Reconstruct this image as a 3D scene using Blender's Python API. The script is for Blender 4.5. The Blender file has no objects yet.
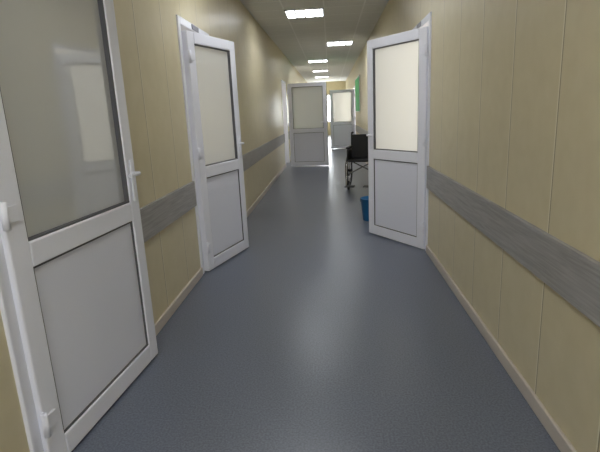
import bpy, bmesh, math, random
from mathutils import Matrix, Vector
random.seed(3)
S=bpy.context.scene
S.view_settings.view_transform='Standard'
S.view_settings.exposure=0.1
H=1.37; CEIL=2.87; XL=-1.18; XR=0.895; YB=-3.5; YE=27.0
# ---------------- materials
def mat(name,col,rough=.5,metal=0,emit=None,es=0,spec=.5):
    m=bpy.data.materials.new(name); m.use_nodes=True
    b=m.node_tree.nodes['Principled BSDF']
    b.inputs['Base Color'].default_value=(*col,1); b.inputs['Roughness'].default_value=rough
    b.inputs['Metallic'].default_value=metal; b.inputs['Specular IOR Level'].default_value=spec
    if emit: b.inputs['Emission Color'].default_value=(*emit,1); b.inputs['Emission Strength'].default_value=es
    return m
def nd(m,t,**k):
    n=m.node_tree.nodes.new(t)
    for a,v in k.items(): setattr(n,a,v)
    return n
def lk(m,a,b): m.node_tree.links.new(a,b)
def math_(m,op,a,b=None):
    n=nd(m,'ShaderNodeMath',operation=op)
    for i,v in enumerate((a,b)):
        if v is None: continue
        if isinstance(v,(int,float)): n.inputs[i].default_value=v
        else: lk(m,v,n.inputs[i])
    return n.outputs[0]
def ramp(m,fac,stops):
    r=nd(m,'ShaderNodeValToRGB'); e=r.color_ramp.elements
    e[0].position=stops[0][0]; e[0].color=(*stops[0][1],1)
    e[1].position=stops[1][0]; e[1].color=(*stops[1][1],1)
    for p,c in stops[2:]:
        x=e.new(p); x.color=(*c,1)
    lk(m,fac,r.inputs[0]); return r.outputs[0]
def mixc(m,f,a,b):
    n=nd(m,'ShaderNodeMix',data_type='RGBA')
    lk(m,f,n.inputs[0])
    for i,v in ((6,a),(7,b)):
        if isinstance(v,tuple): n.inputs[i].default_value=(*v,1)
        else: lk(m,v,n.inputs[i])
    return n.outputs[2]

def wall_mat():
    m=mat('wall_panel_cream',(.6,.5,.3),.38,spec=.4); b=m.node_tree.nodes['Principled BSDF']
    g=nd(m,'ShaderNodeNewGeometry'); sp=nd(m,'ShaderNodeSeparateXYZ'); lk(m,g.outputs['Position'],sp.inputs[0])
    n=nd(m,'ShaderNodeTexNoise'); n.inputs['Scale'].default_value=9; n.inputs['Detail'].default_value=5
    lk(m,g.outputs['Position'],n.inputs['Vector'])
    c=ramp(m,n.outputs[0],[(.3,(.66,.585,.39)),(.7,(.70,.625,.43))])
    s=math_(m,'ADD',sp.outputs[0],sp.outputs[1])
    fr=math_(m,'FRACT',math_(m,'DIVIDE',math_(m,'ADD',s,20.13),.5))
    seam=math_(m,'LESS_THAN',fr,.014)
    hi=math_(m,'MULTIPLY',math_(m,'LESS_THAN',fr,.032),math_(m,'GREATER_THAN',fr,.014))
    c=mixc(m,hi,c,(.82,.76,.58)); c=mixc(m,seam,c,(.32,.26,.15))
    lk(m,c,b.inputs['Base Color'])
    bp=nd(m,'ShaderNodeBump'); bp.inputs['Strength'].default_value=.35; bp.inputs['Distance'].default_value=.004
    lk(m,math_(m,'SUBTRACT',hi,seam),bp.inputs['Height']); lk(m,bp.outputs[0],b.inputs['Normal'])
    return m
def floor_mat():
    m=mat('floor_linoleum_blue_grey',(.1,.11,.14),.31,spec=.6); b=m.node_tree.nodes['Principled BSDF']
    g=nd(m,'ShaderNodeNewGeometry')
    n=nd(m,'ShaderNodeTexNoise'); n.inputs['Scale'].default_value=110; n.inputs['Detail'].default_value=3
    lk(m,g.outputs['Position'],n.inputs['Vector'])
    c=ramp(m,n.outputs[0],[(.35,(.11,.127,.172)),(.65,(.18,.2,.255))])
    lk(m,c,b.inputs['Base Color'])
    bp=nd(m,'ShaderNodeBump'); bp.inputs['Strength'].default_value=.12; bp.inputs['Distance'].default_value=.002
    lk(m,n.outputs[0],bp.inputs['Height']); lk(m,bp.outputs[0],b.inputs['Normal'])
    return m
def ceil_mat():
    m=mat('ceiling_tile',(.4,.38,.33),.9); b=m.node_tree.nodes['Principled BSDF']
    g=nd(m,'ShaderNodeNewGeometry'); sp=nd(m,'ShaderNodeSeparateXYZ'); lk(m,g.outputs['Position'],sp.inputs[0])
    n=nd(m,'ShaderNodeTexNoise'); n.inputs['Scale'].default_value=60; n.inputs['Detail'].default_value=4
    lk(m,g.outputs['Position'],n.inputs['Vector'])
    c=ramp(m,n.outputs[0],[(.35,(.72,.72,.70)),(.65,(.80,.80,.78))])
    fx=math_(m,'LESS_THAN',math_(m,'FRACT',math_(m,'DIVIDE',math_(m,'ADD',sp.outputs[0],10.26+.0),.6)),.04)
    fy=math_(m,'LESS_THAN',math_(m,'FRACT',math_(m,'DIVIDE',math_(m,'ADD',sp.outputs[1],9.7),.6)),.04)
    c=mixc(m,math_(m,'MAXIMUM',fx,fy),c,(.88,.88,.87))
    lk(m,c,b.inputs['Base Color']); return m
def rail_mat():
    m=mat('rail_grey_wood',(.2,.2,.2),.45); b=m.node_tree.nodes['Principled BSDF']
    g=nd(m,'ShaderNodeNewGeometry'); mp=nd(m,'ShaderNodeMapping'); mp.inputs['Scale'].default_value=(1,1.2,26)
    lk(m,g.outputs['Position'],mp.inputs[0])
    n=nd(m,'ShaderNodeTexNoise'); n.inputs['Scale'].default_value=3.2; n.inputs['Detail'].default_value=7; n.inputs['Distortion'].default_value=.6
    lk(m,mp.outputs[0],n.inputs['Vector'])
    lk(m,ramp(m,n.outputs[0],[(.25,(.27,.26,.255)),(.75,(.45,.44,.43))]),b.inputs['Base Color'])
    return m
def glass_mat():
    m=bpy.data.materials.new('frosted_glass'); m.use_nodes=True; t=m.node_tree; t.nodes.clear()
    o=nd(m,'ShaderNodeOutputMaterial'); d=nd(m,'ShaderNodeBsdfDiffuse'); tr=nd(m,'ShaderNodeBsdfTranslucent'); gl=nd(m,'ShaderNodeBsdfGlossy')
    d.inputs[0].default_value=(.66,.70,.70,1); tr.inputs[0].default_value=(.95,.95,.92,1)
    gl.inputs['Roughness'].default_value=.03
    a=nd(m,'ShaderNodeMixShader'); a.inputs[0].default_value=.55; lk(m,d.outputs[0],a.inputs[1]); lk(m,tr.outputs[0],a.inputs[2])
    g=nd(m,'ShaderNodeNewGeometry')
    f=nd(m,'ShaderNodeFresnel')
    # same index of refraction seen from either face of the pane
    lk(m,math_(m,'SUBTRACT',1.6,math_(m,'MULTIPLY',g.outputs['Backfacing'],.975)),f.inputs[0])
    e=nd(m,'ShaderNodeMixShader'); lk(m,math_(m,'MULTIPLY',f.outputs[0],2.8),e.inputs[0]); lk(m,a.outputs[0],e.inputs[1]); lk(m,gl.outputs[0],e.inputs[2])
    lk(m,e.outputs[0],o.inputs[0]); return m
M_W=wall_mat(); M_F=floor_mat(); M_C=ceil_mat(); M_R=rail_mat(); M_G=glass_mat()
M_P=mat('white_upvc',(.86,.87,.95),.28); M_PAN=mat('white_upvc_panel',(.80,.815,.91),.33)
M_GK=mat('grey_gasket',(.10,.10,.11),.6); M_BB=mat('baseboard_beige',(.62,.56,.50),.45)
M_MET=mat('chrome_tube',(.5,.5,.52),.25,1); M_BLK=mat('black_vinyl',(.012,.012,.014),.5)
M_RUB=mat('black_rubber',(.02,.02,.02),.7); M_LAMP=mat('lamp_diffuser',(.9,.9,.9),.5,0,(.93,.96,1),18)
M_LF=mat('lamp_louvre',(.8,.8,.8),.4); M_BKT=mat('bucket_blue',(.02,.16,.38),.4)
M_SGN=mat('sign_plate',(.25,.25,.3),.4); M_RM=mat('side_room_plaster',(.7,.68,.62),.8)
M_DAY=mat('daylight_pane',(.8,.85,.9),.3,0,(.92,.97,1),16); M_DK=mat('dark_trim',(.05,.03,.035),.5)
M_GREEN=mat('green_board',(.03,.50,.14),.5)
# ---------------- mesh helpers
def boxes(name,bs,m,parent=None,bev=0,loc=None,rot=0):
    bm=bmesh.new()
    for x0,x1,y0,y1,z0,z1 in bs:
        r=bmesh.ops.create_cube(bm,size=1)
        bmesh.ops.scale(bm,vec=(abs(x1-x0),abs(y1-y0),abs(z1-z0)),verts=r['verts'])
        bmesh.ops.translate(bm,vec=((x0+x1)/2,(y0+y1)/2,(z0+z1)/2),verts=r['verts'])
    me=bpy.data.meshes.new(name); bm.to_mesh(me); bm.free(); me.materials.append(m)
    o=bpy.data.objects.new(name,me); S.collection.objects.link(o)
    if bev:
        md=o.modifiers.new('b','BEVEL'); md.width=bev; md.segments=2; md.limit_method='ANGLE'
    if parent: o.parent=parent
    if loc: o.location=loc
    o.rotation_euler[2]=rot
    return o
def empty(name,loc=(0,0,0),rot=0):
    e=bpy.data.objects.new(name,None); e.empty_display_size=.2; e.location=loc; e.rotation_euler[2]=rot
    S.collection.objects.link(e); return e
def tube(name,pts,r,m,parent=None,cyc=False):
    c=bpy.data.curves.new(name,'CURVE'); c.dimensions='3D'; c.bevel_depth=r; c.bevel_resolution=3; c.use_fill_caps=True
    s=c.splines.new('POLY'); s.points.add(len(pts)-1)
    for i,p in enumerate(pts): s.points[i].co=(*p,1)
    s.use_cyclic_u=cyc; c.materials.append(m)
    o=bpy.data.objects.new(name,c); S.collection.objects.link(o)
    if parent: o.parent=parent
    return o
def lathe(name,prof,m,parent=None,loc=(0,0,0),seg=40,axis='Z'):
    bm=bmesh.new(); rings=[]
    for r,z in prof:
        rings.append([bm.verts.new((r*math.cos(2*math.pi*i/seg),r*math.sin(2*math.pi*i/seg),z)) for i in range(seg)])
    for a,b in zip(rings,rings[1:]):
        for i in range(seg): bm.faces.new((a[i],a[(i+1)%seg],b[(i+1)%seg],b[i]))
    if axis=='X': bmesh.ops.rotate(bm,matrix=Matrix.Rotation(math.pi/2,3,'Y'),verts=bm.verts)
    bmesh.ops.recalc_face_normals(bm,faces=bm.faces)
    me=bpy.data.meshes.new(name); bm.to_mesh(me); bm.free(); me.materials.append(m)
    for p in me.polygons: p.use_smooth=True
    o=bpy.data.objects.new(name,me); o.location=loc; S.collection.objects.link(o)
    if parent: o.parent=parent
    return o
# ---------------- openings
OH=2.09
L=[(1.545,2.53),(3.98,4.86),(12.2,13.2)]
R=[(4.50,5.38),(17.3,18.2)]
FW=.06
def wall(name,x0,x1,ops):
    b=[]; y=YB
    for a,c in ops:
        b.append((x0,x1,y,a-FW,0,CEIL)); b.append((x0,x1,a-FW,c+FW,OH+FW,CEIL)); y=c+FW
    b.append((x0,x1,y,YE,0,CEIL)); return boxes(name,b,M_W)
wall('wall_left',XL-.12,XL,L); wall('wall_right',XR,XR+.12,R)
boxes('wall_back',[(XL-.12,XR+.12,YB-.12,YB,0,CEIL)],M_W)
# end wall with a tall window
boxes('wall_end',[(XL-.12,-.75,YE,YE+.12,0,CEIL),(.45,XR+.12,YE,YE+.12,0,CEIL),(-.75,.45,YE,YE+.12,2.2,CEIL),(-.75,.45,YE,YE+.12,0,.7)],M_W)
w=empty('window_1',(-.15,YE+.05,0))
boxes('frame',[(-.6,-.53,-.04,.04,.7,2.2),(.53,.6,-.04,.04,.7,2.2),(-.03,.03,-.04,.04,.7,2.2),(-.6,.6,-.04,.04,2.13,2.2),(-.6,.6,-.04,.04,.7,.77)],M_P,w)
boxes('pane',[(-.55,.55,.0,.01,.75,2.15)],M_DAY,w)
boxes('floor',[(-5,5,YB-.2,YE+.2,-.1,0)],M_F)
boxes('ceiling',[(XL-.12,XR+.12,YB-.12,YE+.12,CEIL,CEIL+.1)],M_C)
def strips(name,side,ops,z0,z1,t,m,bev,skip=False):
    b=[]; y=YB
    for a,c in ops+[(YE,YE)]:
        e=a-FW-.005 if a<YE else YE
        if skip: skip=False; y=c+FW+.005; continue
        if side<0: b.append((XL,XL+t,y,e,z0,z1))
        else: b.append((XR-t,XR,y,e,z0,z1))
        y=c+FW+.005
    return boxes(name,b,m,bev=bev)
strips('trim_1',-1,L,.63,.84,.022,M_R,.004,True); strips('trim_2',1,R,.625,.83,.022,M_R,.004)
strips('baseboard_left',-1,L,0,.075,.018,M_BB,.006); strips('baseboard_right',1,R,0,.075,.018,M_BB,.006)
# ---------------- side rooms
def room(n,side,a,c,depth,light,col=(1,.97,.92)):
    x0=(XL-.12) if side<0 else (XR+.12); x1=x0+side*depth
    lo,hi=min(x0,x1),max(x0,x1); ya,yb=a-.35,c+.9
    t=.06
    far=(x1,x1+side*t) ; far=(min(far),max(far))
    boxes('wall_room_%d'%n,[(far[0],far[1],ya-t,yb+t,0,CEIL),(lo,hi,ya-t,ya,0,CEIL),(lo,hi,yb,yb+t,0,CEIL),(lo,hi,ya-t,yb+t,2.6,2.66)],M_RM)
    if light:
        ld=bpy.data.lights.new('daylight','AREA'); ld.shape='RECTANGLE'; ld.size=yb-ya-.2; ld.size_y=1.5; ld.energy=light; ld.color=col
        o=bpy.data.objects.new('room_daylight_%d'%n,ld); o.location=(x1-side*.06,(ya+yb)/2,1.55); o.rotation_euler=(0,math.radians(90)*(1 if side>0 else -1),0)
        S.collection.objects.link(o)
room(1,-1,*L[0],1.6,4); room(2,-1,*L[1],1.6,15); room(3,-1,*L[2],1.6,26)
room(4,1,*R[0],1.6,36); room(5,1,*R[1],1.6,130)
# ---------------- doors
def door(n,side,y0,y1,hx,hy,w,th,lh=2.03,handle=True):
    d=empty('door_%d'%n,(0,0,0))
    wx=XL if side<0 else XR
    fx=(wx-.10,wx+.015) if side<0 else (wx-.015,wx+.10)
    boxes('frame',[(*fx,y0-FW,y0,0,OH+FW),(*fx,y1,y1+FW,0,OH+FW),(*fx,y0,y1,OH,OH+FW)],M_P,d,.006)
    rot=math.radians(90-th) if side<0 else math.radians(90+th)
    lv=empty('leaf',(hx,hy,.012),rot); lv.parent=d
    s=.09; T=.032; mz0,mz1=.83,.93
    b=[(-.012,s,-T,T,0,lh),(w-s,w,-T,T,0,lh),(s,w-s,-T,T,0,.10),(s,w-s,-T,T,mz0,mz1),(s,w-s,-T,T,lh-s,lh)]
    boxes('leaf_frame',b,M_P,lv,.007)
    g=.008
    def ring(x0,x1,z0,z1,q): return [(x0,x0+g,-q,q,z0,z1),(x1-g,x1,-q,q,z0,z1),(x0,x1,-q,q,z0,z0+g),(x0,x1,-q,q,z1-g,z1)]
    boxes('gasket',ring(s,w-s,mz1,lh-s,.024)+ring(s,w-s,.10,mz0,.024),M_GK,lv)
    me=bpy.data.meshes.new('glass'); me.from_pydata([(s,0,mz1),(w-s,0,mz1),(w-s,0,lh-s),(s,0,lh-s)],[],[(0,1,2,3)]); me.materials.append(M_G)
    go=bpy.data.objects.new('glass',me); go.parent=lv; S.collection.objects.link(go)
    boxes('panel',[(s,w-s,-.016,.016,.10,mz0)],M_PAN,lv)
    boxes('edge_seal',[(w,w+.008,-.01,.01,0,lh)],M_GK,lv)
    hs=-1 if side<0 else 1
    for i,z in enumerate((.22,1.05,1.83)):
        lathe('hinge_%d'%(i+1),[(0,-.05),(.013,-.05),(.013,.05),(0,.05)],M_P,lv,(-.012,hs*(T+.008),z),16)
        boxes('hinge_plate_%d'%(i+1),[(-.01,.055,hs*T,hs*(T+.01),z-.03,z+.03)],M_P,lv,.003)
    if handle:
        for q in (-1,1):
            boxes('handle_plate',[(w-.062,w-.034,q*T,q*(T+.01),.93,1.15)],M_P,lv,.004)
            tube('handle_lever',[(w-.048,q*(T+.005),1.08),(w-.048,q*(T+.045),1.08),(w-.06,q*(T+.05),1.08),(w-.15,q*(T+.048),1.078)],.010,M_P,lv)
        boxes('lock_strip',[(w,w+.012,-.012,.012,.75,1.35)],M_MET,lv)
    return d
door(1,-1,*L[0],-1.175,1.555,.955,5.0)
d2=door(2,-1,*L[1],-1.15,4.0,.79,17)
d3=door(3,1,*R[0],.885,4.51,.85,33)
door(4,-1,*L[2],-1.02,12.2,.95,98)
door(5,1,*R[1],.86,17.33,.85,92)
boxes('door_sign',[(XL+.015,XL+.022,4.3,4.5,2.10,2.14)],M_SGN,d2)
boxes('door_sign',[(XR-.022,XR-.015,4.85,5.05,2.10,2.14)],M_SGN,d3)
# ---------------- ceiling lamps
for y,x in ((-3.0,-.33),(.45,-.33),(4.25,-.33),(8.0,-.35),(11.7,.27),(15.5,-.33),(19.3,-.33),(22.8,-.33)):
    e=empty('ceiling_lamp',(x,y,CEIL))
    boxes('frame',[(-.3,.3,-.3,-.28,-.02,0),(-.3,.3,.28,.3,-.02,0),(-.3,-.28,-.3,.3,-.02,0),(.28,.3,-.3,.3,-.02,0)],M_LF,e)
    boxes('louvre',[(-.28,.28,-.28+.14*k-.004,-.28+.14*k+.004,-.018,-.002) for k in range(1,4)]+[(-.28+.14*k-.012,-.28+.14*k+.012,-.28,.28,-.018,-.002) for k in range(1,4)],M_LF,e)
    boxes('diffuser',[(-.28,.28,-.28,.28,-.008,-.003)],M_LAMP,e)
# ---------------- bucket
b=empty('bucket',(.475,5.87,0))
lathe('body',[(0,.004),(.095,.004),(.10,.01),(.125,.27),(.132,.272),(.132,.285),(.122,.285),(.095,.015),(0,.012)],M_BKT,b)
tube('bail',[(.13*math.cos(t),.05+.02*math.sin(t),.27-.12*math.sin(t)) for t in [k*math.pi/16 for k in range(17)]],.003,M_MET,b)
# ---------------- wheelchair (faces the camera end of the corridor: -y)
wc=empty('wheelchair',(.55,8.4,0),math.radians(-12))
def circ(x,y,z,r,n=40): return [(x,y+r*math.cos(2*math.pi*k/n),z+r*math.sin(2*math.pi*k/n)) for k in range(n)]
for q,nm in ((-1,'l'),(1,'r')):
    x=q*.225
    tube('wheel_tyre_'+nm,circ(q*.27,.12,.30,.288),.014,M_RUB,wc,True)
    tube('push_rim_'+nm,circ(q*.295,.12,.30,.25),.007,M_MET,wc,True)
    for k in range(12):
        t=2*math.pi*k/12; tube('spoke_%s_%d'%(nm,k),[(q*.265,.12,.30),(q*.27,.12+.28*math.cos(t),.30+.28*math.sin(t))],.0025,M_MET,wc)
    tube('hub_'+nm,[(q*.235,.12,.30),(q*.30,.12,.30)],.025,M_BLK,wc)
    tube('back_post_'+nm,[(x,.14,.28),(x,.17,.70),(x,.19,.93),(x,.22,.955),(x,.32,.955)],.012,M_BLK,wc)
    tube('push_grip_'+nm,[(x,.23,.955),(x,.34,.955)],.018,M_RUB,wc)
    tube('side_frame_'+nm,[(x,.15,.28),(x,-.27,.26),(x,-.30,.30),(x,-.28,.68),(x,-.22,.70),(x,.165,.70)],.012,M_BLK,wc)
    tube('seat_rail_'+nm,[(x,.155,.49),(x,-.29,.50),(x,-.38,.40),(x,-.45,.12)],.012,M_MET,wc)
    boxes('armrest_'+nm,[(x-.03,x+.03,-.25,.12,.705,.74)],M_BLK,wc,.01)
    boxes('side_guard_'+nm,[(x-.004,x+.004,-.24,.13,.50,.68)],M_BLK,wc)
    tube('caster_fork_'+nm,[(x,-.27,.28),(x,-.27,.17),(x+.02,-.24,.16),(x+.02,-.22,.085)],.009,M_MET,wc)
    tube('caster_tyre_'+nm,circ(x,-.22,.085,.066),.019,M_RUB,wc,True)
    tube('caster_disc_'+nm,[(x-.012,-.22,.085),(x+.012,-.22,.085)],.05,M_LF,wc)
    boxes('footplate_'+nm,[(x-.14*(q>0)-.01,x+.14*(q<0)+.01,-.58,-.43,.10,.115)],M_BLK,wc,.005)
tube('cross_brace_a',[(-.22,-.08,.27),(.22,-.08,.49)],.011,M_MET,wc); tube('cross_brace_b',[(.22,-.05,.27),(-.22,-.05,.49)],.011,M_MET,wc)
boxes('seat',[(-.215,.215,-.27,.14,.485,.525)],M_BLK,wc,.012)
boxes('backrest',[(-.225,.225,.150,.185,.52,.93)],M_BLK,wc,.012)
# ---------------- notice board on right wall
nb=empty('notice_board',(XR-.004,15.6,1.8))
boxes('board',[(-.02,0,-1.1,1.1,-.5,.5)],M_GREEN,nb)
boxes('border',[(-.024,0,-1.12,-1.1,-.52,.52),(-.024,0,1.1,1.12,-.52,.52),(-.024,0,-1.1,1.1,.5,.52),(-.024,0,-1.1,1.1,-.52,-.5)],M_LF,nb)
# ---------------- fill light added behind camera to brighten the near end
ld=bpy.data.lights.new('near_fill','AREA'); ld.shape='RECTANGLE'; ld.size=1.5; ld.size_y=1.5; ld.energy=40; ld.color=(.90,.94,1)
o=bpy.data.objects.new('near_fill_light',ld); o.location=(-.1,YB+.05,1.6); o.rotation_euler=(math.radians(90),0,0); S.collection.objects.link(o)
wd=bpy.data.worlds.new('world'); S.world=wd; wd.use_nodes=True
wd.node_tree.nodes['Background'].inputs[0].default_value=(.7,.8,1,1); wd.node_tree.nodes['Background'].inputs[1].default_value=.4
# ---------------- camera
f=474.0
D=Vector((30,-116,474)).normalized()
V=Vector((92,1961,474)); V=(V-D*V.dot(D)).normalized(); Rr=V.cross(D)
right=Vector((Rr.x,D.x,-V.x)); up=-Vector((Rr.y,D.y,-V.y)); fw=Vector((Rr.z,D.z,-V.z))
mw=Matrix(((right.x,up.x,-fw.x,0),(right.y,up.y,-fw.y,0),(right.z,up.z,-fw.z,H),(0,0,0,1)))
cd=bpy.data.cameras.new('camera'); cd.sensor_width=36; cd.lens=f/600*36; cd.clip_start=.05
cam=bpy.data.objects.new('camera',cd); cam.matrix_world=mw; S.collection.objects.link(cam); S.camera=cam
